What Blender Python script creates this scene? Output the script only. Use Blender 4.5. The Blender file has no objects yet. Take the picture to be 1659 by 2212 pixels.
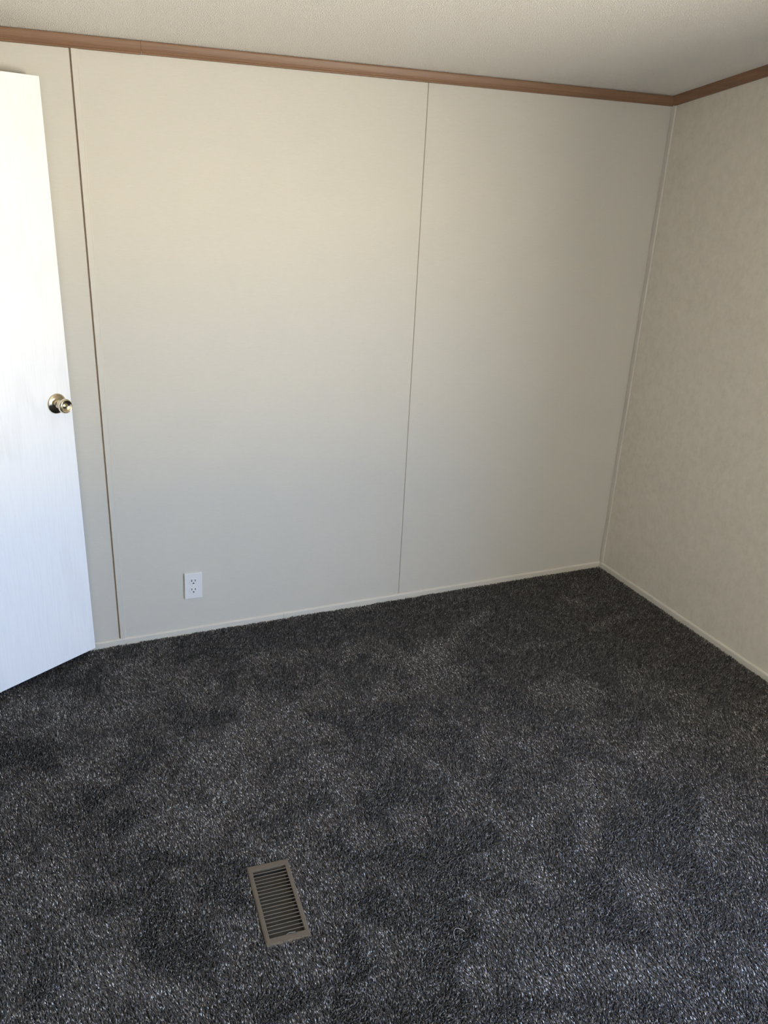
import bpy, bmesh, math, random
import numpy as np
from mathutils import Vector, Matrix

C = bpy.context.scene.collection
SC = bpy.context.scene

# ------------------------------------------------------------------ camera
RX, DY, HC = 2.577, 3.022, 1.7824          # right wall, back wall, camera height
YAW, PITCH, ROLL = 0.42396, 0.38672, 0.04972
_f = Vector((math.sin(YAW) * math.cos(PITCH), math.cos(YAW) * math.cos(PITCH), -math.sin(PITCH)))
_r0 = Vector((math.cos(YAW), -math.sin(YAW), 0))
_u0 = _r0.cross(_f)
_r = math.cos(ROLL) * _r0 + math.sin(ROLL) * _u0
_u = math.cos(ROLL) * _u0 - math.sin(ROLL) * _r0
cam_data = bpy.data.cameras.new('camera')
cam_data.sensor_width = 36.0
cam_data.sensor_fit = 'AUTO'
cam_data.lens = 1789.0 / 2212.0 * 36.0
cam_data.clip_start = 0.02
cam = bpy.data.objects.new('camera', cam_data)
C.objects.link(cam)
cam.matrix_world = Matrix(((_r.x, _u.x, -_f.x, 0), (_r.y, _u.y, -_f.y, 0), (_r.z, _u.z, -_f.z, HC), (0, 0, 0, 1)))
SC.camera = cam

# ------------------------------------------------------------------ daylight: blue sky above, sunlit bare ground below
SKY_TOP, SKY_HORIZON, GROUND = (0.33, 0.52, 1.0), (0.53, 0.70, 1.0), (1.0, 0.895, 0.775)
SKY_STRENGTH, GROUND_STRENGTH = 63.0, 84.0
world = bpy.data.worlds.new('daylight')
SC.world = world
world.use_nodes = True
nt = world.node_tree
nt.nodes.clear()
tc = nt.nodes.new('ShaderNodeTexCoord')
sep = nt.nodes.new('ShaderNodeSeparateXYZ')
nt.links.new(tc.outputs['Generated'], sep.inputs[0])
mr = nt.nodes.new('ShaderNodeMapRange')
mr.inputs['From Min'].default_value = 0.0
mr.inputs['From Max'].default_value = 0.7
nt.links.new(sep.outputs['Z'], mr.inputs['Value'])
mx = nt.nodes.new('ShaderNodeMix')
mx.data_type = 'RGBA'
nt.links.new(mr.outputs[0], mx.inputs[0])
mx.inputs[6].default_value = (*SKY_HORIZON, 1)
mx.inputs[7].default_value = (*SKY_TOP, 1)
bg1 = nt.nodes.new('ShaderNodeBackground')
nt.links.new(mx.outputs[2], bg1.inputs[0])
bg1.inputs[1].default_value = SKY_STRENGTH
bg2 = nt.nodes.new('ShaderNodeBackground')
bg2.inputs[0].default_value = (*GROUND, 1)
bg2.inputs[1].default_value = GROUND_STRENGTH
gt = nt.nodes.new('ShaderNodeMath')
gt.operation = 'GREATER_THAN'
gt.inputs[1].default_value = 0.0
nt.links.new(sep.outputs['Z'], gt.inputs[0])
ms = nt.nodes.new('ShaderNodeMixShader')
nt.links.new(gt.outputs[0], ms.inputs[0])
nt.links.new(bg2.outputs[0], ms.inputs[1])
nt.links.new(bg1.outputs[0], ms.inputs[2])
wo = nt.nodes.new('ShaderNodeOutputWorld')
nt.links.new(ms.outputs[0], wo.inputs[0])
world.cycles.sampling_method = 'MANUAL'
world.cycles.sample_map_resolution = 512

# the window in the right wall, behind the viewer's right shoulder, that lights the room; the portal only guides sampling
YF = -1.25                       # wall behind the viewer
WY0, WY1, WZ0, WZ1 = -1.14, 0.38, 0.50, 1.72
pl = bpy.data.lights.new('window_portal', 'AREA')
pl.shape = 'RECTANGLE'
pl.size, pl.size_y = WZ1 - WZ0, WY1 - WY0
pl.cycles.is_portal = True
po = bpy.data.objects.new('window_portal', pl)
C.objects.link(po)
po.location = (RX + 0.085, (WY0 + WY1) / 2, (WZ0 + WZ1) / 2)
po.rotation_euler = (0, math.radians(90), 0)   # faces into the room

SC.view_settings.view_transform = 'Standard'
SC.view_settings.look = 'None'
SC.view_settings.gamma = 1.0
SC.view_settings.use_curve_mapping = False
SC.view_settings.exposure = 0.0
SC.cycles.use_denoising = True
SC.cycles.max_bounces = 12
SC.cycles.diffuse_bounces = 6
SC.cycles.sample_clamp_indirect = 4.0

# ------------------------------------------------------------------ helpers
def mat(name, color, rough=0.6, metallic=0.0, spec=0.5):
    m = bpy.data.materials.new(name)
    m.use_nodes = True
    b = m.node_tree.nodes['Principled BSDF']
    b.inputs['Base Color'].default_value = (*color, 1)
    b.inputs['Roughness'].default_value = rough
    b.inputs['Metallic'].default_value = metallic
    b.inputs['Specular IOR Level'].default_value = spec
    return m, m.node_tree, b

def noise(nt, scale, detail=2.0, rough=0.5, vec_scale=(1, 1, 1), rot=(0, 0, 0)):
    t = nt.nodes.new('ShaderNodeTexCoord')
    mp = nt.nodes.new('ShaderNodeMapping')
    mp.inputs['Scale'].default_value = vec_scale
    mp.inputs['Rotation'].default_value = rot
    nt.links.new(t.outputs['Object'], mp.inputs[0])
    n = nt.nodes.new('ShaderNodeTexNoise')
    n.inputs['Scale'].default_value = scale
    n.inputs['Detail'].default_value = detail
    n.inputs['Roughness'].default_value = rough
    nt.links.new(mp.outputs[0], n.inputs['Vector'])
    return n

def ramp(nt, src, stops):
    r = nt.nodes.new('ShaderNodeValToRGB')
    e = r.color_ramp.elements
    e[0].position, e[0].color = stops[0][0], (*stops[0][1], 1)
    e[1].position, e[1].color = stops[-1][0], (*stops[-1][1], 1)
    for p, c in stops[1:-1]:
        x = e.new(p)
        x.color = (*c, 1)
    nt.links.new(src, r.inputs[0])
    return r

def bump(nt, bsdf, src, strength, dist, prev=None):
    b = nt.nodes.new('ShaderNodeBump')
    b.inputs['Strength'].default_value = strength
    b.inputs['Distance'].default_value = dist
    nt.links.new(src, b.inputs['Height'])
    if prev is not None:
        nt.links.new(prev.outputs[0], b.inputs['Normal'])
    nt.links.new(b.outputs[0], bsdf.inputs['Normal'])
    return b

def link_mesh(name, bm, m, parent=None, smooth=False):
    me = bpy.data.meshes.new(name)
    bmesh.ops.recalc_face_normals(bm, faces=bm.faces)
    bm.to_mesh(me)
    bm.free()
    for mm in (m if isinstance(m, (list, tuple)) else [m]):
        me.materials.append(mm)
    if smooth:
        for p in me.polygons:
            p.use_smooth = True
    o = bpy.data.objects.new(name, me)
    C.objects.link(o)
    if parent is not None:
        o.parent = parent
    return o

def add_box(bm, lo, hi, bevel=0.0, seg=1):
    vs = [bm.verts.new((x, y, z)) for x in (lo[0], hi[0]) for y in (lo[1], hi[1]) for z in (lo[2], hi[2])]
    fs = []
    for idx in ((0, 1, 3, 2), (4, 6, 7, 5), (0, 4, 5, 1), (2, 3, 7, 6), (0, 2, 6, 4), (1, 5, 7, 3)):
        fs.append(bm.faces.new([vs[i] for i in idx]))
    if bevel > 0:
        es = list({e for f in fs for e in f.edges})
        bmesh.ops.bevel(bm, geom=es, offset=bevel, segments=seg, affect='EDGES', profile=0.5)

def box(name, lo, hi, m, parent=None, bevel=0.0, seg=1):
    bm = bmesh.new()
    add_box(bm, lo, hi, bevel, seg)
    return link_mesh(name, bm, m, parent)

def add_profile(bm, prof, a, b, udir, vdir):
    """sweep a closed profile [(u, v)] from point a to point b"""
    ra = [bm.verts.new(a + udir * u + vdir * v) for u, v in prof]
    rb = [bm.verts.new(b + udir * u + vdir * v) for u, v in prof]
    n = len(prof)
    for i in range(n):
        j = (i + 1) % n
        bm.faces.new((ra[i], ra[j], rb[j], rb[i]))
    bm.faces.new(ra[::-1])
    bm.faces.new(rb)

def add_lathe(bm, prof, n=40):
    """prof [(r, h)] about local z"""
    rings = []
    for r, h in prof:
        if r < 1e-6:
            rings.append([bm.verts.new((0, 0, h))])
        else:
            rings.append([bm.verts.new((r * math.cos(2 * math.pi * i / n), r * math.sin(2 * math.pi * i / n), h)) for i in range(n)])
    for A, B in zip(rings, rings[1:]):
        for i in range(n):
            j = (i + 1) % n
            if len(A) == 1 and len(B) == 1:
                continue
            if len(A) == 1:
                bm.faces.new((A[0], B[i], B[j]))
            elif len(B) == 1:
                bm.faces.new((A[i], A[j], B[0]))
            else:
                bm.faces.new((A[i], A[j], B[j], B[i]))

def structure(o, label=None, cat=None):
    o['kind'] = 'structure'
    if label:
        o['label'] = label
        o['category'] = cat
    return o

def thing(o, label, cat, group=None):
    o['label'] = label
    o['category'] = cat
    if group:
        o['group'] = group
    return o

def empty(name, loc=(0, 0, 0)):
    o = bpy.data.objects.new(name, None)
    o.empty_display_size = 0.05
    C.objects.link(o)
    o.location = loc
    return o

# ------------------------------------------------------------------ materials
WALL = (0.56, 0.53, 0.465)
M_wall, t, b = mat('wall_vinyl_linen', WALL, 0.55, spec=0.35)
n1 = noise(t, 420, 3, 0.6, (0.12, 0.12, 1.0))
n2 = noise(t, 7, 2, 0.5)
r1 = ramp(t, n1.outputs[0], [(0.25, (0.450, 0.436, 0.398)), (0.75, (0.476, 0.462, 0.424))])
r2 = ramp(t, n2.outputs[0], [(0.3, (0.992, 0.992, 0.992)), (0.7, (1.008, 1.006, 1.0))])
mm = t.nodes.new('ShaderNodeMix'); mm.data_type = 'RGBA'; mm.blend_type = 'MULTIPLY'; mm.inputs[0].default_value = 1
t.links.new(r1.outputs[0], mm.inputs[6]); t.links.new(r2.outputs[0], mm.inputs[7])
t.links.new(mm.outputs[2], b.inputs['Base Color'])
bump(t, b, n1.outputs[0], 0.06, 0.0006)

M_wall2, t, b = mat('wall_vinyl_mottled', (0.5, 0.45, 0.36), 0.6, spec=0.3)
n1 = noise(t, 34, 7, 0.7, (1, 1, 0.8))
r1 = ramp(t, n1.outputs[0], [(0.30, (0.475, 0.450, 0.397)), (0.5, (0.525, 0.495, 0.437)), (0.72, (0.57, 0.535, 0.472))])
n3 = noise(t, 400, 2, 0.6)
bump(t, b, n3.outputs[0], 0.15, 0.001)
t.links.new(r1.outputs[0], b.inputs['Base Color'])

M_wall3, t, b = mat('wall_vinyl_plain', (0.66, 0.63, 0.57), 0.6, spec=0.3)  # unseen left and front walls, made paler to bounce more light into the room
M_trimwhite, t, b = mat('trim_vinyl', (0.485, 0.468, 0.425), 0.45, spec=0.4)
M_batten, t, b = mat('batten_vinyl', (0.475, 0.458, 0.418), 0.45, spec=0.4)
M_brown, t, b = mat('fiberboard_brown', (0.34, 0.26, 0.19), 0.85)
M_substrate, t, b = mat('wall_substrate', (0.34, 0.28, 0.21), 0.9)

M_ceil, t, b = mat('ceiling_texture', (0.84, 0.80, 0.73), 0.9, spec=0.1)
v = t.nodes.new('ShaderNodeTexVoronoi'); v.inputs['Scale'].default_value = 260
tcn = t.nodes.new('ShaderNodeTexCoord'); t.links.new(tcn.outputs['Object'], v.inputs['Vector'])
n1 = noise(t, 300, 5, 0.72)
n2 = noise(t, 420, 2, 0.5)
b1 = bump(t, b, n1.outputs[0], 0.65, 0.007)
b2 = bump(t, b, v.outputs['Distance'], 0.7, 0.005, b1)
r1 = ramp(t, n2.outputs[0], [(0.3, (0.86, 0.82, 0.76)), (0.7, (0.92, 0.88, 0.82))])
t.links.new(r1.outputs[0], b.inputs['Base Color'])

def wood(name, axis):
    m, t, b = mat(name, (0.3, 0.15, 0.08), 0.45, spec=0.4)
    vs = {'x': (0.02, 1, 1), 'y': (1, 0.02, 1)}[axis]
    n1 = noise(t, 260, 4, 0.65, vs)
    n2 = noise(t, 40, 3, 0.6, vs)
    r1 = ramp(t, n1.outputs[0], [(0.25, (0.150, 0.082, 0.046)), (0.55, (0.185, 0.104, 0.060)), (0.80, (0.22, 0.128, 0.076))])
    r2 = ramp(t, n2.outputs[0], [(0.3, (0.86, 0.84, 0.82)), (0.7, (1.08, 1.06, 1.05))])
    mm = t.nodes.new('ShaderNodeMix'); mm.data_type = 'RGBA'; mm.blend_type = 'MULTIPLY'; mm.inputs[0].default_value = 1
    t.links.new(r1.outputs[0], mm.inputs[6]); t.links.new(r2.outputs[0], mm.inputs[7])
    t.links.new(mm.outputs[2], b.inputs['Base Color'])
    bump(t, b, n1.outputs[0], 0.2, 0.0008)
    return m
M_woodx, M_woody = wood('trim_woodgrain_back', 'x'), wood('trim_woodgrain_right', 'y')

M_door, t, b = mat('door_white_paint', (0.72, 0.72, 0.72), 0.42, spec=0.5)
w = t.nodes.new('ShaderNodeTexWave')
w.wave_type = 'RINGS'; w.rings_direction = 'X'
w.inputs['Scale'].default_value = 9.0
w.inputs['Distortion'].default_value = 6.0
w.inputs['Detail'].default_value = 3.0
w.inputs['Detail Scale'].default_value = 1.2
tcn = t.nodes.new('ShaderNodeTexCoord'); mp = t.nodes.new('ShaderNodeMapping')
mp.inputs['Scale'].default_value = (1, 1.6, 0.16); mp.inputs['Location'].default_value = (0.0, 0.5, 0)
t.links.new(tcn.outputs['Object'], mp.inputs[0]); t.links.new(mp.outputs[0], w.inputs['Vector'])
n1 = noise(t, 160, 3, 0.6, (1, 1, 0.04))
r1 = ramp(t, n1.outputs[0], [(0.28, (0.680, 0.690, 0.715)), (0.55, (0.715, 0.725, 0.750))])
r2 = ramp(t, w.outputs['Fac'], [(0.0, (0.965, 0.965, 0.965)), (0.30, (1, 1, 1)), (1.0, (1, 1, 1))])
mm = t.nodes.new('ShaderNodeMix'); mm.data_type = 'RGBA'; mm.blend_type = 'MULTIPLY'; mm.inputs[0].default_value = 1
t.links.new(r1.outputs[0], mm.inputs[6]); t.links.new(r2.outputs[0], mm.inputs[7])
t.links.new(mm.outputs[2], b.inputs['Base Color'])
b1 = bump(t, b, n1.outputs[0], 0.25, 0.0012)
b2 = bump(t, b, w.outputs['Fac'], 0.22, 0.0016, b1)

M_brass, t, b = mat('polished_brass', (0.66, 0.58, 0.43), 0.13, 1.0)
M_brass_dark, t, b = mat('brass_pin', (0.45, 0.36, 0.2), 0.25, 1.0)
M_plastic, t, b = mat('outlet_plastic', (0.60, 0.60, 0.61), 0.35)
M_slot, t, b = mat('outlet_slot', (0.015, 0.014, 0.013), 0.6)
M_screw, t, b = mat('painted_screw', (0.7, 0.7, 0.68), 0.35)
M_reg, t, b = mat('register_enamel', (0.088, 0.072, 0.056), 0.5, spec=0.3)
n1 = noise(t, 900, 2)
bump(t, b, n1.outputs[0], 0.08, 0.0005)
M_regdark, t, b = mat('register_damper', (0.022, 0.020, 0.015), 0.6)
M_duct, t, b = mat('duct', (0.03, 0.028, 0.025), 0.8)
M_thread, t, b = mat('pale_thread', (0.30, 0.29, 0.28), 0.8)
M_lint, t, b = mat('lint', (0.10, 0.098, 0.10), 0.9)
M_backing, t, b = mat('carpet_backing', (0.022, 0.021, 0.022), 0.95, spec=0.05)
M_vinylwin, t, b = mat('window_vinyl', (0.8, 0.8, 0.78), 0.4)
M_glass = bpy.data.materials.new('window_glass'); M_glass.use_nodes = True
t = M_glass.node_tree; t.nodes.clear()
tr = t.nodes.new('ShaderNodeBsdfTransparent'); gl = t.nodes.new('ShaderNodeBsdfGlossy'); fr = t.nodes.new('ShaderNodeFresnel')
gl.inputs['Roughness'].default_value = 0.02
tr.inputs[0].default_value = (0.95, 0.97, 0.96, 1)
mxs = t.nodes.new('ShaderNodeMixShader'); oo = t.nodes.new('ShaderNodeOutputMaterial')
geo = t.nodes.new('ShaderNodeNewGeometry'); mu = t.nodes.new('ShaderNodeMath'); mu.operation = 'MULTIPLY_ADD'
mu.inputs[1].default_value = -1.0; mu.inputs[2].default_value = 1.0
t.links.new(geo.outputs['Backfacing'], mu.inputs[0])
mu2 = t.nodes.new('ShaderNodeMath'); mu2.operation = 'MULTIPLY'
t.links.new(fr.outputs[0], mu2.inputs[0]); t.links.new(mu.outputs[0], mu2.inputs[1]); t.links.new(mu2.outputs[0], mxs.inputs[0])
t.links.new(tr.outputs[0], mxs.inputs[1]); t.links.new(gl.outputs[0], mxs.inputs[2]); t.links.new(mxs.outputs[0], oo.inputs[0])

M_yarn, t, b = mat('carpet_yarn', (0.05, 0.05, 0.055), 0.6, spec=0.4)
at = t.nodes.new('ShaderNodeAttribute'); at.attribute_name = 'yarn'
# along each tuft (alpha: 0 root, 1 tip) cut end and root are darker, pile shading put into the colour
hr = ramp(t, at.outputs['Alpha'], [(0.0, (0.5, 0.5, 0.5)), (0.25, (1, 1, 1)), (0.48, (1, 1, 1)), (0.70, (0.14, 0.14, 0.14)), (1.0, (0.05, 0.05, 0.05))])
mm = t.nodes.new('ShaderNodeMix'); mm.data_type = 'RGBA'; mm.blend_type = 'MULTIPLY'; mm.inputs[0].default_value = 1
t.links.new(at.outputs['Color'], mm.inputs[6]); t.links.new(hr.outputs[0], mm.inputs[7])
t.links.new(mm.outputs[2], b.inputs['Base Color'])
b.inputs['Sheen Weight'].default_value = 0.15
b.inputs['Sheen Roughness'].default_value = 0.4

# ------------------------------------------------------------------ room shell
XL = -0.47                       # left wall
SL = 0.160                       # the ceiling rises away from the back wall
HB = 2.1318                      # ceiling height at the back wall
PILE = 0.016                     # depth of the carpet below z = 0 (tips of the pile)
def ceil_z(y):
    return HB + SL * (DY - y)

# floor with the duct opening for the register
REG_C, REG_ROT = (0.4635, 1.586), math.radians(-3.8)
REG_W, REG_L = 0.1165, 0.268
bm = bmesh.new()
hw, hl = 0.045, 0.110
inner = []
for sx, sy in ((-1, -1), (1, -1), (1, 1), (-1, 1)):
    c, s = math.cos(REG_ROT), math.sin(REG_ROT)
    inner.append((REG_C[0] + c * sx * hw - s * sy * hl, REG_C[1] + s * sx * hw + c * sy * hl))
outer = [(-1.75, YF - 0.1), (RX + 0.1, YF - 0.1), (RX + 0.1, DY + 0.1), (-1.75, DY + 0.1)]
for z, flip in ((-PILE, 1), (-PILE - 0.04, -1)):
    vo = [bm.verts.new((*p, z)) for p in outer]
    vi = [bm.verts.new((*p, z)) for p in inner]
    for i in range(4):
        j = (i + 1) % 4
        bm.faces.new((vo[i], vo[j], vi[j], vi[i]))
    if flip == 1:
        top_i = vi
    else:
        for i in range(4):
            j = (i + 1) % 4
            bm.faces.new((top_i[i], top_i[j], vi[j], vi[i]))
structure(link_mesh('floor', bm, M_backing), 'dark floor under the charcoal carpet', 'floor')

# ceiling slab
bm = bmesh.new()
y0, y1 = YF - 0.12, DY + 0.12
prof = [(y0, ceil_z(y0)), (y1, ceil_z(y1)), (y1, ceil_z(y1) + 0.1), (y0, ceil_z(y0) + 0.1)]
va = [bm.verts.new((-1.75, y, z)) for y, z in prof]
vb = [bm.verts.new((RX + 0.12, y, z)) for y, z in prof]
for i in range(4):
    j = (i + 1) % 4
    bm.faces.new((va[i], va[j], vb[j], vb[i]))
bm.faces.new(va); bm.faces.new(vb[::-1])
structure(link_mesh('ceiling', bm, M_ceil), 'off-white stippled ceiling sloping up towards the viewer', 'ceiling')

# back wall: substrate, with vinyl-covered panels on it
wb = box('wall_back', (-1.7, DY + 0.009, -0.05), (RX + 0.12, DY + 0.10, HB + 0.05), M_substrate)
structure(wb, 'back wall of cream linen-textured panels with narrow vertical joints', 'wall')
XB0, XB1, XS = 0.2390, 0.2605, 1.4560      # batten left and right edge, seam
def wall_panel(x0, x1):
    bm = bmesh.new()
    add_box(bm, (x0, DY, -0.04), (x1, DY + 0.009, HB + 0.012))
    es = [e for e in bm.edges if abs(e.verts[0].co.y - DY) < 1e-6 and abs(e.verts[1].co.y - DY) < 1e-6
          and abs(e.verts[0].co.x - e.verts[1].co.x) < 1e-6]
    bmesh.ops.bevel(bm, geom=es, offset=0.0012, segments=2, affect='EDGES')
    return link_mesh('wall_panel', bm, M_wall, wb)
wall_panel(XL - 0.02, XB0 - 0.0052)
wall_panel(XB0 - 0.0003, XS - 0.0012)
wall_panel(XS + 0.0012, RX + 0.005)
# brown edge of the board showing in the open joint left of the batten, and behind the seam
box('joint_strip', (XB0 - 0.010, DY + 0.0028, 0.02), (XB0 + 0.003, DY + 0.0092, HB - 0.03), M_brown, wb)
box('joint_strip', (XS - 0.006, DY + 0.003, 0.02), (XS + 0.006, DY + 0.0092, HB - 0.03), M_substrate, wb)

T = 0.09
bm = bmesh.new()
for lo, hi in (((RX, WY1, -0.05), (RX + T, DY + 0.1, 3.2)), ((RX, YF - T, -0.05), (RX + T, WY0, 3.2)),
               ((RX, WY0, -0.05), (RX + T, WY1, WZ0)), ((RX, WY0, WZ1), (RX + T, WY1, 3.2))):
    add_box(bm, lo, hi)
structure(link_mesh('wall_right', bm, M_wall2), 'right wall in mottled tan wallcovering', 'wall')

# left wall with the doorway
DOOR_A = 0.5299
E = Vector((math.cos(DOOR_A), math.sin(DOOR_A), 0))      # hinge -> free edge
N = Vector((math.sin(DOOR_A), -math.cos(DOOR_A), 0))     # out of the visible face
DOOR_W, DOOR_T, DOOR_Z0, DOOR_Z1 = 0.690, 0.035, 0.025, 2.0075
FREE = Vector((0.140, 2.971, 0))
HINGE = FREE - E * DOOR_W
OY1 = HINGE.y + 0.012
OY0 = OY1 - 0.73
bm = bmesh.new()
for lo, hi in (((XL - 0.10, OY1, -0.05), (XL, DY + 0.1, 3.2)), ((XL - 0.10, YF - 0.1, -0.05), (XL, OY0, 3.2)),
               ((XL - 0.10, OY0, 2.04), (XL, OY1, 3.2))):
    add_box(bm, lo, hi)
structure(link_mesh('wall_left', bm, M_wall3), 'left wall around the open doorway', 'wall')
bm = bmesh.new()
for ya, yb in ((OY1, OY1 + 0.055), (OY0 - 0.055, OY0)):
    add_box(bm, (XL, ya, -PILE), (XL + 0.012, yb, 2.10), 0.002)
add_box(bm, (XL, OY0, 2.04), (XL + 0.012, OY1, 2.10), 0.002)
structure(link_mesh('trim_5', bm, M_woody), 'wood casing around the doorway in the left wall', 'trim')
structure(box('wall_hallway', (-1.75, YF - 0.1, -0.05), (-1.65, DY + 0.1, 3.2), M_wall2), 'hallway wall beyond the doorway', 'wall')
structure(box('wall_front', (-1.7, YF - T, -0.05), (RX, YF, 3.2), M_wall3), 'wall behind the viewer', 'wall')

# window (behind the viewer)
win = empty('window_1', (RX + 0.04, (WY0 + WY1) / 2, WZ0))
win.rotation_euler = (0, 0, math.radians(90))       # local y points into the room
structure(win, 'sash window in the right wall that lights the room', 'window')
hx, hh = (WY1 - WY0) / 2, WZ1 - WZ0
bm = bmesh.new()
for lo, hi in (((-hx, -0.04, 0), (-hx + 0.03, 0.03, hh)), ((hx - 0.03, -0.04, 0), (hx, 0.03, hh)),
               ((-hx + 0.03, -0.04, 0), (hx - 0.03, 0.03, 0.03)), ((-hx + 0.03, -0.04, hh - 0.03), (hx - 0.03, 0.03, hh))):
    add_box(bm, lo, hi, 0.003)
link_mesh('window_frame', bm, M_vinylwin, win)
box('mullion', (-0.035, -0.04, 0.03), (0.035, 0.03, hh - 0.03), M_vinylwin, win, 0.003)
for a0, a1 in ((-hx + 0.03, -0.035), (0.035, hx - 0.03)):
    for z0, z1, y in ((0.03, hh / 2 + 0.02, 0.01), (hh / 2 - 0.02, hh - 0.03, -0.018)):
        bm = bmesh.new()
        for lo, hi in (((a0, y - 0.012, z0), (a0 + 0.03, y + 0.012, z1)), ((a1 - 0.03, y - 0.012, z0), (a1, y + 0.012, z1)),
                       ((a0 + 0.03, y - 0.012, z0), (a1 - 0.03, y + 0.012, z0 + 0.04)), ((a0 + 0.03, y - 0.012, z1 - 0.04), (a1 - 0.03, y + 0.012, z1))):
            add_box(bm, lo, hi, 0.002)
        s = link_mesh('sash', bm, M_vinylwin, win)
        box('pane', (a0 + 0.029, y - 0.002, z0 + 0.039), (a1 - 0.029, y + 0.002, z1 - 0.039), M_glass, s)
bm = bmesh.new()
for lo, hi in (((-hx - 0.055, 0.04, -0.055), (-hx, 0.048, hh + 0.055)), ((hx, 0.04, -0.055), (hx + 0.055, 0.048, hh + 0.055)),
               ((-hx, 0.04, -0.055), (hx, 0.048, 0)), ((-hx, 0.04, hh), (hx, 0.048, hh + 0.055))):
    add_box(bm, lo, hi, 0.002)
link_mesh('window_casing', bm, M_trimwhite, win)

# ------------------------------------------------------------------ crown trim (wood-grain)
# profile: u = out from the wall, v = down from the ceiling
def crown_profile(h, slope_cut):
    p = [(0.0, 0.0), (0.016, slope_cut), (0.0165, 0.004), (0.0155, 0.012), (0.0135, 0.019), (0.0128, 0.0205), (0.0122, 0.0225),
         (0.0126, 0.0240), (0.0118, 0.0255), (0.0110, 0.0275), (0.0114, 0.0290), (0.0104, 0.0308), (0.0096, 0.0320), (0.0102, 0.0334),
         (0.0100, h - 0.0018), (0.0086, h - 0.0004), (0.0, h)]
    return p
Z = Vector((0, 0, 1))
XJ = 0.447
CH = 0.0365
tb = empty('trim_1', (0, DY, HB))
structure(tb, 'brown wood-grain trim along the top of the back wall', 'trim')
for xa, xb, h, dz in ((XL, XJ - 0.0004, CH + 0.0006, -0.0005), (XJ + 0.0004, RX - 0.006, CH, 0.0)):
    bm = bmesh.new()
    add_profile(bm, crown_profile(h, 0.0), Vector((xa, 0, dz)), Vector((xb, 0, dz)), Vector((0, -1, 0)), -Z)
    link_mesh('trim_length', bm, M_woodx, tb)
# pale broken edge of the wrap at the joint
box('torn_edge', (XJ + 0.0002, -0.0112, -CH + 0.0008), (XJ + 0.0016, -0.0095, -CH + 0.0068), M_thread, tb)
tr2 = empty('trim_2', (RX, DY, HB))
structure(tr2, 'brown wood-grain trim along the sloping top of the right wall', 'trim')
bm = bmesh.new()
d = Vector((0, -1, SL)).normalized()
L = (DY - YF) / abs(d.y)
vd = Vector((0, -SL, -1)).normalized()
add_profile(bm, crown_profile(CH, 0.0), Vector((0, -0.0105, 0.0105 * SL)), Vector((0, 0, 0)) + d * L, Vector((-1, 0, 0)), vd)
link_mesh('trim_length', bm, M_woody, tr2)

# ------------------------------------------------------------------ light trim: batten, corner strip, base strips
def strip(name, prof, a, b, u, v, m, parent=None):
    bm = bmesh.new()
    add_profile(bm, prof, Vector(a), Vector(b), Vector(u), Vector(v))
    return link_mesh(name, bm, m, parent)
bw = XB1 - XB0
batten_prof = [(0, 0), (0, 0.0042), (0.0006, 0.0048), (bw - 0.0038, 0.0048), (bw - 0.0034, 0.0052), (bw - 0.0004, 0.0026), (bw, 0.0014), (bw, 0)]
structure(strip('trim_3', batten_prof, (XB0, DY, 0.018), (XB0, DY, HB - 0.030), (1, 0, 0), (0, -1, 0), M_batten),
          'narrow cream batten on the back wall beside the door edge', 'trim')
cw = 0.024
corner_prof = [(0.0, 0.0), (0.0, 0.0045), (0.0012, 0.0055), (cw - 0.0025, 0.0055), (cw - 0.0008, 0.0046), (cw, 0.003), (cw, 0)]
structure(strip('trim_4', corner_prof, (RX, DY - 0.001, 0.012), (RX, DY - 0.001, HB - 0.034), (0, -1, 0), (-1, 0, 0), M_batten),
          'narrow cream corner strip where the back and right walls meet', 'trim')
base_prof = [(0, -0.016), (0.008, -0.016), (0.008, 0.0145), (0.0072, 0.0170), (0.0052, 0.0193), (0.0025, 0.0208), (0, 0.0213)]
bb = empty('baseboard_back', (0, DY, 0))
structure(bb, 'thin cream base strip along the foot of the back wall', 'baseboard')
for xa, xb in ((XL, 0.912 - 0.0004), (0.912 + 0.0004, RX - 0.0015)):
    strip('base_length', base_prof, (xa, 0, 0), (xb, 0, 0), (0, -1, 0), (0, 0, 1), M_trimwhite, bb)
br = empty('baseboard_right', (RX, 0, 0))
structure(br, 'thin cream base strip along the foot of the right wall', 'baseboard')
for ya, yb in ((DY - 0.0095, 2.615 + 0.0006), (2.615 - 0.0006, YF)):
    strip('base_length', base_prof, (0, ya, 0), (0, yb, 0), (-1, 0, 0), (0, 0, 1), M_trimwhite, br)
structure(strip('baseboard_left', base_prof, (XL, DY - 0.010, 0), (XL, OY1 + 0.06, 0), (1, 0, 0), (0, 0, 1), M_trimwhite),
          'short cream base strip behind the open door', 'baseboard')

# ------------------------------------------------------------------ door
door = empty('door_1', HINGE)
door.rotation_euler = (0, 0, DOOR_A)     # local x: hinge -> free edge, local -y: out of the visible face
structure(door, 'open white wood-grain door standing against the back wall at left', 'door')
bm = bmesh.new()
add_box(bm, (0, 0, DOOR_Z0), (DOOR_W, DOOR_T, DOOR_Z1), 0.0022, 2)
leaf = link_mesh('door_leaf', bm, M_door, door)
KX, KZ = DOOR_W - 0.056, 1.0120
def lathe_part(name, prof, m, parent, loc, n=48, rot=(math.radians(90), 0, 0)):
    bm = bmesh.new()
    add_lathe(bm, prof, n)
    o = link_mesh(name, bm, m, parent, smooth=True)
    o.location = loc
    o.rotation_euler = rot
    return o
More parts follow.
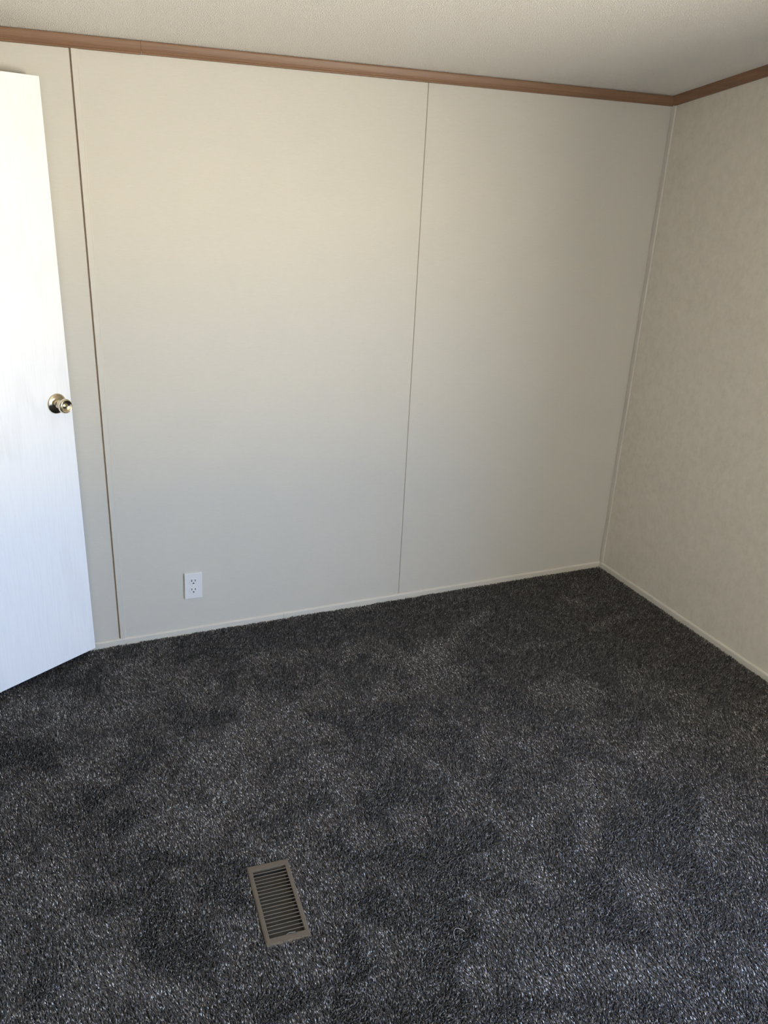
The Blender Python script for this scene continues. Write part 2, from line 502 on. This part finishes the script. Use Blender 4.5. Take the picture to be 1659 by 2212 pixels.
# local z of the lathe -> -y of the door (out of the face) by rotating +90 about x
knob_prof = [(0.0, 0.006), (0.0125, 0.006), (0.0140, 0.0105), (0.0135, 0.0120), (0.0100, 0.0150), (0.0100, 0.0225), (0.0118, 0.0255), (0.0165, 0.0290), (0.0212, 0.0335), (0.0236, 0.0385),
             (0.0241, 0.0420), (0.0234, 0.0458), (0.0217, 0.0490), (0.0200, 0.0502), (0.0187, 0.0496), (0.0172, 0.0474), (0.0140, 0.0452),
             (0.0098, 0.0440), (0.0072, 0.0437), (0.0066, 0.0448), (0.0050, 0.0456), (0.0, 0.0459)]
knob = lathe_part('door_knob', [(r_ * 1.03, h_ * 1.12) for r_, h_ in knob_prof], M_brass, door, (KX, 0, KZ))
knob['label'] = 'round polished brass knob'
rose_prof = [(0.0364, 0.0), (0.0366, 0.0018), (0.0360, 0.0034), (0.0347, 0.0047), (0.0325, 0.0058), (0.0290, 0.0070), (0.0250, 0.0082), (0.0210, 0.0093),
             (0.0172, 0.0102), (0.0152, 0.0106), (0.0144, 0.0116), (0.0125, 0.0118), (0.0120, 0.008)]
rose = lathe_part('rosette', [(r_ * 0.95, h_) for r_, h_ in rose_prof], M_brass, door, (KX, 0, KZ))
# knob on the hidden face and three hinges
lathe_part('door_knob', knob_prof, M_brass, door, (KX, DOOR_T, KZ), 24, (math.radians(-90), 0, 0)).scale = (0.8, 0.8, 0.2)
for z in (0.22, 1.05, 1.80):
    bm = bmesh.new()
    add_lathe(bm, [(0, -0.045), (0.006, -0.045), (0.006, 0.045), (0, 0.045)], 12)
    h = link_mesh('hinge', bm, M_brass, door)
    h.location = (-0.004, 0.002, z)

# ------------------------------------------------------------------ outlet
out = empty('electrical_outlet', (0.5345, DY, 0.2120))
out.rotation_euler = (0, 0.025, 0)
thing(out, 'white duplex electrical outlet low on the back wall', 'outlet')
bm = bmesh.new()
pw, ph, pt = 0.035, 0.0565, 0.0092
ring = []
for inset, y in ((0, 0), (0, -0.0082), (0.0016, -pt), (0.0052, -pt)):
    ring.append([bm.verts.new((sx * (pw - inset), y, sz * (ph - inset))) for sx, sz in ((-1, -1), (1, -1), (1, 1), (-1, 1))])
for A, B in zip(ring, ring[1:]):
    for i in range(4):
        j = (i + 1) % 4
        bm.faces.new((A[i], A[j], B[j], B[i]))
bm.faces.new(ring[-1]); bm.faces.new(ring[0][::-1])
link_mesh('faceplate', bm, M_plastic, out)
for cz in (0.0195, -0.0195):
    bm = bmesh.new()
    outl = []
    for i in range(36):
        a = 2 * math.pi * i / 36
        outl.append((0.0172 * math.cos(a), max(-0.0142, min(0.0142, 0.0172 * math.sin(a)))))
    lo = [bm.verts.new((x, -pt + 0.001, z + cz)) for x, z in outl]
    mi = [bm.verts.new((x, -pt - 0.0008, z + cz)) for x, z in outl]
    hi = [bm.verts.new((x * 0.965, -pt - 0.0013, z * 0.965 + cz)) for x, z in outl]
    for A, B in ((lo, mi), (mi, hi)):
        for i in range(36):
            j = (i + 1) % 36
            bm.faces.new((A[i], A[j], B[j], B[i]))
    bm.faces.new(hi)
    rec = link_mesh('receptacle', bm, M_plastic, out)
    # slots and ground hole as thin near-black plates on the receptacle face
    ys = -pt - 0.0014
    box('slot', (-0.0085, ys, cz + 0.0004), (-0.0053, ys + 0.0004, cz + 0.0094), M_slot, rec)
    box('slot', (0.0053, ys, cz + 0.0010), (0.0085, ys + 0.0004, cz + 0.0088), M_slot, rec)
    bm = bmesh.new()
    pts = [(0.0034 * math.cos(a), -0.0072 + 0.0034 * math.sin(a)) for a in [math.pi * k / 8 for k in range(9)]] + [(-0.0034, -0.0092), (0.0034, -0.0092)]
    fa = [bm.verts.new((x, ys, z + cz)) for x, z in pts]
    fb = [bm.verts.new((x, ys + 0.0004, z + cz)) for x, z in pts]
    bm.faces.new(fa); bm.faces.new(fb[::-1])
    for i in range(len(pts)):
        j = (i + 1) % len(pts)
        bm.faces.new((fa[i], fa[j], fb[j], fb[i]))
    link_mesh('ground_hole', bm, M_slot, rec)
bm = bmesh.new()
add_lathe(bm, [(0, -0.0003), (0.0030, -0.0003), (0.0030, 0.0004), (0.0022, 0.0009), (0, 0.0011)], 20)
s = link_mesh('screw', bm, M_screw, out, smooth=True)
s.location = (0, -pt, 0); s.rotation_euler = (math.radians(90), 0, 0)

# ------------------------------------------------------------------ floor register
reg = empty('floor_register', (REG_C[0], REG_C[1], -PILE))
reg.rotation_euler = (0, 0, REG_ROT)
thing(reg, 'brown metal floor register sunk in the charcoal carpet', 'floor vent')
RT = PILE - 0.0038           # top of the frame above the backing
bm = bmesh.new()
ow, ol = REG_W / 2, REG_L / 2
iw, il = 0.0455, 0.1125
rings = []
for w_, l_, z in ((ow, ol, 0.002), (ow, ol, RT - 0.0055), (ow - 0.0014, ol - 0.0014, RT - 0.0014), (ow - 0.005, ol - 0.006, RT),
                  (iw + 0.0006, il + 0.0006, RT), (iw, il, RT - 0.0006), (iw, il, RT - 0.012)):
    rings.append([bm.verts.new((sx * w_, sy * l_, z)) for sx, sy in ((-1, -1), (1, -1), (1, 1), (-1, 1))])
for A, B in zip(rings, rings[1:]):
    for i in range(4):
        j = (i + 1) % 4
        bm.faces.new((A[i], A[j], B[j], B[i]))
link_mesh('register_frame', bm, M_reg, reg)
NS = 18
pitch = 2 * il / (NS + 1)
bm = bmesh.new()
add_box(bm, (-iw + 0.0002, -0.0009, -0.0065), (iw - 0.0002, 0.0009, 0.0), 0.0003)
slat0 = link_mesh('slat', bm, M_reg, reg)
for k in range(NS):
    o = slat0 if k == 0 else slat0.copy()
    if k:
        C.objects.link(o)
    o.location = (0, -il + pitch * (k + 1), RT - 0.0006)
    o.rotation_euler = (math.radians(28), 0, 0)
# damper blades and the box below
bm = bmesh.new()
for k in range(4):
    yc = -il + (k + 0.5) * il / 2
    a = math.radians(18)
    c_, s_ = math.cos(a), math.sin(a)
    vs = []
    for dy, dz in ((-0.026, 0.0004), (0.026, 0.0004), (0.026, -0.0004), (-0.026, -0.0004)):
        vs.append((yc + dy * c_ - dz * s_, -0.016 + dy * s_ + dz * c_))
    A = [bm.verts.new((-iw + 0.0020, y, z)) for y, z in vs]
    B = [bm.verts.new((iw - 0.0020, y, z)) for y, z in vs]
    for i in range(4):
        j = (i + 1) % 4
        bm.faces.new((A[i], A[j], B[j], B[i]))
    bm.faces.new(A); bm.faces.new(B[::-1])
link_mesh('damper', bm, M_regdark, reg)
bm = bmesh.new()
rr = []
for w_, l_, z in ((0.0449, 0.1099, RT - 0.013), (0.0449, 0.1099, -0.12), (0.0440, 0.1090, -0.12), (0.0440, 0.1090, RT - 0.013)):
    rr.append([bm.verts.new((sx * w_, sy * l_, z)) for sx, sy in ((-1, -1), (1, -1), (1, 1), (-1, 1))])
for A, B in zip(rr, rr[1:]):
    for i in range(4):
        j = (i + 1) % 4
        bm.faces.new((A[i], A[j], B[j], B[i]))
bm.faces.new(rr[1]);
link_mesh('duct_boot', bm, M_duct, reg)

# ------------------------------------------------------------------ carpet pile
rng = np.random.default_rng(7)
CX0, CX1, CY1 = XL + 0.012, RX - 0.0105, DY - 0.0105
CY0 = YF + 0.01
def grid(S):
    gx, gy = np.meshgrid(np.arange(CX0, CX1, S), np.arange(CY0, CY1, S))
    x = gx.ravel() + rng.uniform(-0.48, 0.48, gx.size) * S
    y = gy.ravel() + rng.uniform(-0.48, 0.48, gx.size) * S
    return np.clip(x, CX0, CX1), np.clip(y, CY0, CY1)
def near_part(x, y):
    # the half of the room away from the window wall's near end; the rest of the floor gets coarser tufts
    return (x > -0.45) & (y > 0.62) & (y > 1.28 - 0.42 * x) & (y > 0.55 + 0.95 * (x - 1.55))
ax, ay = grid(0.0039)
k1 = near_part(ax, ay)
bx_, by_ = grid(0.0085)
k2 = ~near_part(bx_, by_)
px = np.concatenate([ax[k1], bx_[k2]]); py = np.concatenate([ay[k1], by_[k2]])
big = np.concatenate([np.ones(k1.sum()), np.full(k2.sum(), 1.9)])
c, s = math.cos(-REG_ROT), math.sin(-REG_ROT)
lx = c * (px - REG_C[0]) - s * (py - REG_C[1]); ly = s * (px - REG_C[0]) + c * (py - REG_C[1])
keep = ~((np.abs(lx) < REG_W / 2 + 0.0005) & (np.abs(ly) < REG_L / 2 + 0.0005))
px, py, lx, ly, big = px[keep], py[keep], lx[keep], ly[keep], big[keep]
n = px.size

def vnoise(x, y, cell, seed):
    r = np.random.default_rng(seed)
    g = r.uniform(-1, 1, (80, 80))
    u = (x + 5) / cell; v = (y + 5) / cell
    iu = np.floor(u).astype(int); iv = np.floor(v).astype(int)
    fu = u - iu; fv = v - iv
    fu = fu * fu * (3 - 2 * fu); fv = fv * fv * (3 - 2 * fv)
    iu0, iv0, iu1, iv1 = iu % 80, iv % 80, (iu + 1) % 80, (iv + 1) % 80
    return (g[iv0, iu0] * (1 - fu) + g[iv0, iu1] * fu) * (1 - fv) + (g[iv1, iu0] * (1 - fu) + g[iv1, iu1] * fu) * fv

# which way the pile has been trodden: a smooth field plus separate foot and vacuum marks
wx = px + 0.05 * vnoise(px, py, 0.12, 31); wy = py + 0.05 * vnoise(px, py, 0.12, 32)
lean = 0.40 * vnoise(wx, wy, 0.24, 1) + 0.70 * vnoise(wx, wy, 0.105, 2) + 0.50 * vnoise(wx, wy, 0.045, 3)
side = 0.40 * vnoise(wx, wy, 0.22, 4) + 0.30 * vnoise(wx, wy, 0.09, 5)
def mark(x0, y0, x1, y1, r, amp):
    """a brushed stroke from one point to another"""
    global lean
    dx, dy = x1 - x0, y1 - y0
    t_ = np.clip(((wx - x0) * dx + (wy - y0) * dy) / (dx * dx + dy * dy + 1e-9), 0, 1)
    dd = np.hypot(wx - x0 - t_ * dx, wy - y0 - t_ * dy) / r
    lean = lean * (1 - 0.75 * np.exp(-dd ** 4)) + 1.25 * amp * np.exp(-dd ** 3)
MARKS = [(1.75, 2.80, 2.40, 2.35, 0.30, -0.55), (0.50, 2.86, 1.50, 2.88, 0.10, -0.55), (2.45, 2.1, 2.5, 2.9, 0.14, -0.6),
         (2.08, 2.32, 2.20, 2.345, 0.10, -0.7), (1.30, 2.79, 1.46, 2.84, 0.08, -0.7), (1.73, 1.45, 1.79, 1.47, 0.07, -0.8),
         (0.49, 2.42, 0.54, 2.42, 0.08, -0.6), (0.83, 1.30, 0.85, 1.29, 0.07, -0.7), (2.31, 2.19, 2.32, 1.91, 0.08, -0.6),
         (1.39, 2.48, 1.46, 2.54, 0.060, 1.0), (1.45, 2.53, 1.80, 2.80, 0.035, 0.8), (2.225, 2.725, 2.24, 2.71, 0.050, 0.9),
         (1.634, 2.543, 1.907, 2.415, 0.018, 0.6), (1.907, 2.415, 2.418, 2.531, 0.020, 0.6), (1.80, 2.07, 1.90, 2.11, 0.060, 0.9),
         (2.07, 2.10, 2.285, 2.184, 0.022, 0.7), (0.766, 2.40, 0.771, 2.34, 0.050, 0.9), (0.954, 1.75, 0.96, 1.72, 0.045, 0.9),
         (1.14, 1.41, 1.15, 1.385, 0.045, 0.8), (1.546, 1.68, 1.375, 1.447, 0.040, 0.9), (1.42, 1.275, 1.43, 1.245, 0.050, 1.0),
         (0.31, 1.98, 0.36, 1.955, 0.055, 0.8), (0.96, 1.405, 0.97, 1.385, 0.040, 0.8), (0.02, 1.50, 0.05, 1.48, 0.060, 0.7),
         (1.87, 1.73, 1.94, 1.755, 0.050, 0.8), (0.02, 2.24, 0.05, 2.22, 0.050, 0.7), (-0.06, 2.52, -0.02, 2.54, 0.045, 0.6),
         (1.525, 1.677, 1.654, 1.702, 0.025, 0.7), (1.02, 1.12, 1.25, 1.05, 0.07, 0.7), (1.75, 1.30, 1.95, 1.50, 0.06, 0.6)]
for mk in MARKS:
    mark(*mk)
lean = np.clip(lean, -1.2, 1.4)
length = rng.uniform(0.0125, 0.0175, n)
ang = rng.uniform(0, 2 * np.pi, n)
down = np.clip(0.32 + 0.95 * lean, -0.15, 1.5)         # 0: pile standing, 1: brushed over, away from the window
sc = np.abs(rng.normal(0.12 + 0.65 * np.abs(down), 0.18))
dx = np.cos(ang) * sc + 0.35 * side * down - 0.75 * down
dy = np.sin(ang) * sc + 1.65 * down
# the pile edge overhangs the register a little less and stays upright near walls
d0 = np.stack([dx * 0.8, dy * 0.8, np.ones(n)], 1); d0 /= np.linalg.norm(d0, axis=1)[:, None]
curl = rng.normal(0, 0.6, (n, 2))
d1 = np.stack([dx * 1.2 + curl[:, 0], dy * 1.2 + curl[:, 1], np.ones(n) * 0.85], 1); d1 /= np.linalg.norm(d1, axis=1)[:, None]
p0 = np.stack([px, py, np.full(n, -PILE)], 1)
p1 = p0 + d0 * (length * 0.62)[:, None]
p2 = p1 + d1 * (length * 0.42)[:, None]
p1[:, 0] = np.clip(p1[:, 0], XL + 0.003, RX - 0.009); p2[:, 0] = np.clip(p2[:, 0], XL + 0.002, RX - 0.0082)
p1[:, 1] = np.minimum(p1[:, 1], DY - 0.009); p2[:, 1] = np.minimum(p2[:, 1], DY - 0.0082)
rad = rng.uniform(0.0011, 0.0017, n) * big
th = rng.uniform(0, 2 * np.pi, n)
co = np.empty((n, 5, 3), np.float32)
co[:, 0] = p0
for k in range(3):
    a = th + 2 * np.pi * k / 3
    off = np.stack([np.cos(a), np.sin(a), 0.3 * np.sin(a + 1)], 1)
    co[:, 1 + k] = p1 + off * (rad * 1.1)[:, None]
co[:, 4] = p2
tri = np.array([(0, 2, 1), (0, 3, 2), (0, 1, 3), (1, 2, 4), (2, 3, 4), (3, 1, 4)])
loops = (tri[None] + (np.arange(n) * 5)[:, None, None]).ravel().astype(np.int32)
starts = (np.arange(n * 6) * 3).astype(np.int32)
me = bpy.data.meshes.new('carpet')
me.vertices.add(n * 5); me.loops.add(loops.size); me.polygons.add(starts.size)
me.vertices.foreach_set('co', co.ravel())
me.loops.foreach_set('vertex_index', loops)
me.polygons.foreach_set('loop_start', starts)
me.polygons.foreach_set('use_smooth', np.ones(starts.size, bool))
# yarn colours: mostly charcoal with grey and pale plies mixed in
u = rng.random(n)
val = np.where(u < 0.56, rng.uniform(0.018, 0.045, n), np.where(u < 0.82, rng.uniform(0.08, 0.18, n), rng.uniform(0.28, 0.55, n)))
tint = np.stack([1 + rng.normal(0.075, 0.03, n), np.full(n, 0.97), 1 + rng.normal(0.0, 0.035, n)], 1)
col = np.ones((n, 5, 4), np.float32)
col[:, :, :3] = np.clip(2.3 * val[:, None] * tint, 0.005, 0.85)[:, None, :]
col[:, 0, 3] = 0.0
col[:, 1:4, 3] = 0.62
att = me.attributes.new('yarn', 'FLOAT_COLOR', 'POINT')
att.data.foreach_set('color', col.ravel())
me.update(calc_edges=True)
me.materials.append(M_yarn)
carpet = bpy.data.objects.new('carpet', me)
C.objects.link(carpet)
carpet['kind'] = 'stuff'
thing(carpet, 'charcoal shag carpet flecked with grey, trodden into light and dark patches', 'carpet')

# ------------------------------------------------------------------ loose threads and lint
def thread(name, pts, r, m, label, cat, group=None):
    bm = bmesh.new()
    rings = []
    P = [Vector(p) for p in pts]
    # smooth the path
    Q = []
    for i in range(len(P) - 1):
        a_, b_, c_, d_ = P[max(i - 1, 0)], P[i], P[i + 1], P[min(i + 2, len(P) - 1)]
        for k in range(4):
            t_ = k / 4
            Q.append(0.5 * ((2 * b_) + (c_ - a_) * t_ + (2 * a_ - 5 * b_ + 4 * c_ - d_) * t_ ** 2 + (3 * b_ - a_ - 3 * c_ + d_) * t_ ** 3))
    Q.append(P[-1])
    for i, q in enumerate(Q):
        tg = (Q[min(i + 1, len(Q) - 1)] - Q[max(i - 1, 0)]).normalized()
        s1 = tg.cross(Z).normalized(); s2 = s1.cross(tg)
        rr_ = r * (0.7 if i in (0, len(Q) - 1) else 1)
        rings.append([bm.verts.new(q + (s1 * math.cos(a) + s2 * math.sin(a)) * rr_) for a in [2 * math.pi * k / 6 for k in range(6)]])
    for A, B in zip(rings, rings[1:]):
        for i in range(6):
            j = (i + 1) % 6
            bm.faces.new((A[i], A[j], B[j], B[i]))
    bm.faces.new(rings[0][::-1]); bm.faces.new(rings[-1])
    return thing(link_mesh(name, bm, m, smooth=True), label, cat, group)
G = 'loose pale threads on the carpet'
zt = 0.0015
thread('loose_thread', [(0.846, 1.304, zt - 0.004), (0.850, 1.322, zt), (0.861, 1.331, zt + 0.002), (0.874, 1.325, zt), (0.880, 1.318, zt - 0.003)], 0.0006, M_thread,
       'curled pale thread on the carpet to the right of the floor register', 'thread', G)
thread('loose_thread', [(1.402, 1.724, zt - 0.002), (1.410, 1.719, zt + 0.001), (1.414, 1.706, zt + 0.001), (1.421, 1.697, zt - 0.002)], 0.0006, M_thread,
       'short bent pale thread on the carpet in the middle of the room', 'thread', G)
thread('loose_thread', [(2.236, 1.972, zt - 0.001), (2.246, 1.981, zt + 0.001), (2.262, 1.992, zt)], 0.0008, M_thread,
       'short straight pale thread on the dark carpet near the right wall', 'thread', G)
thread('loose_thread', [(1.688, 1.268, zt - 0.001), (1.691, 1.257, zt + 0.001), (1.691, 1.243, zt)], 0.0006, M_thread,
       'upright straight pale thread on the bluish carpet at lower right', 'thread', G)
thread('loose_thread', [(1.768, 1.232, zt - 0.003), (1.774, 1.246, zt), (1.781, 1.246, zt + 0.001), (1.785, 1.228, zt - 0.003)], 0.0006, M_thread,
       'hooked pale thread on the carpet close to the lower right', 'thread', G)
thread('lint', [(0.452, 1.4715, -0.0032), (0.460, 1.4745, -0.0018), (0.468, 1.4725, -0.0014), (0.477, 1.4735, -0.0032)], 0.0012, M_lint,
       'small tuft of grey lint caught on the nearest slat of the floor register', 'lint')
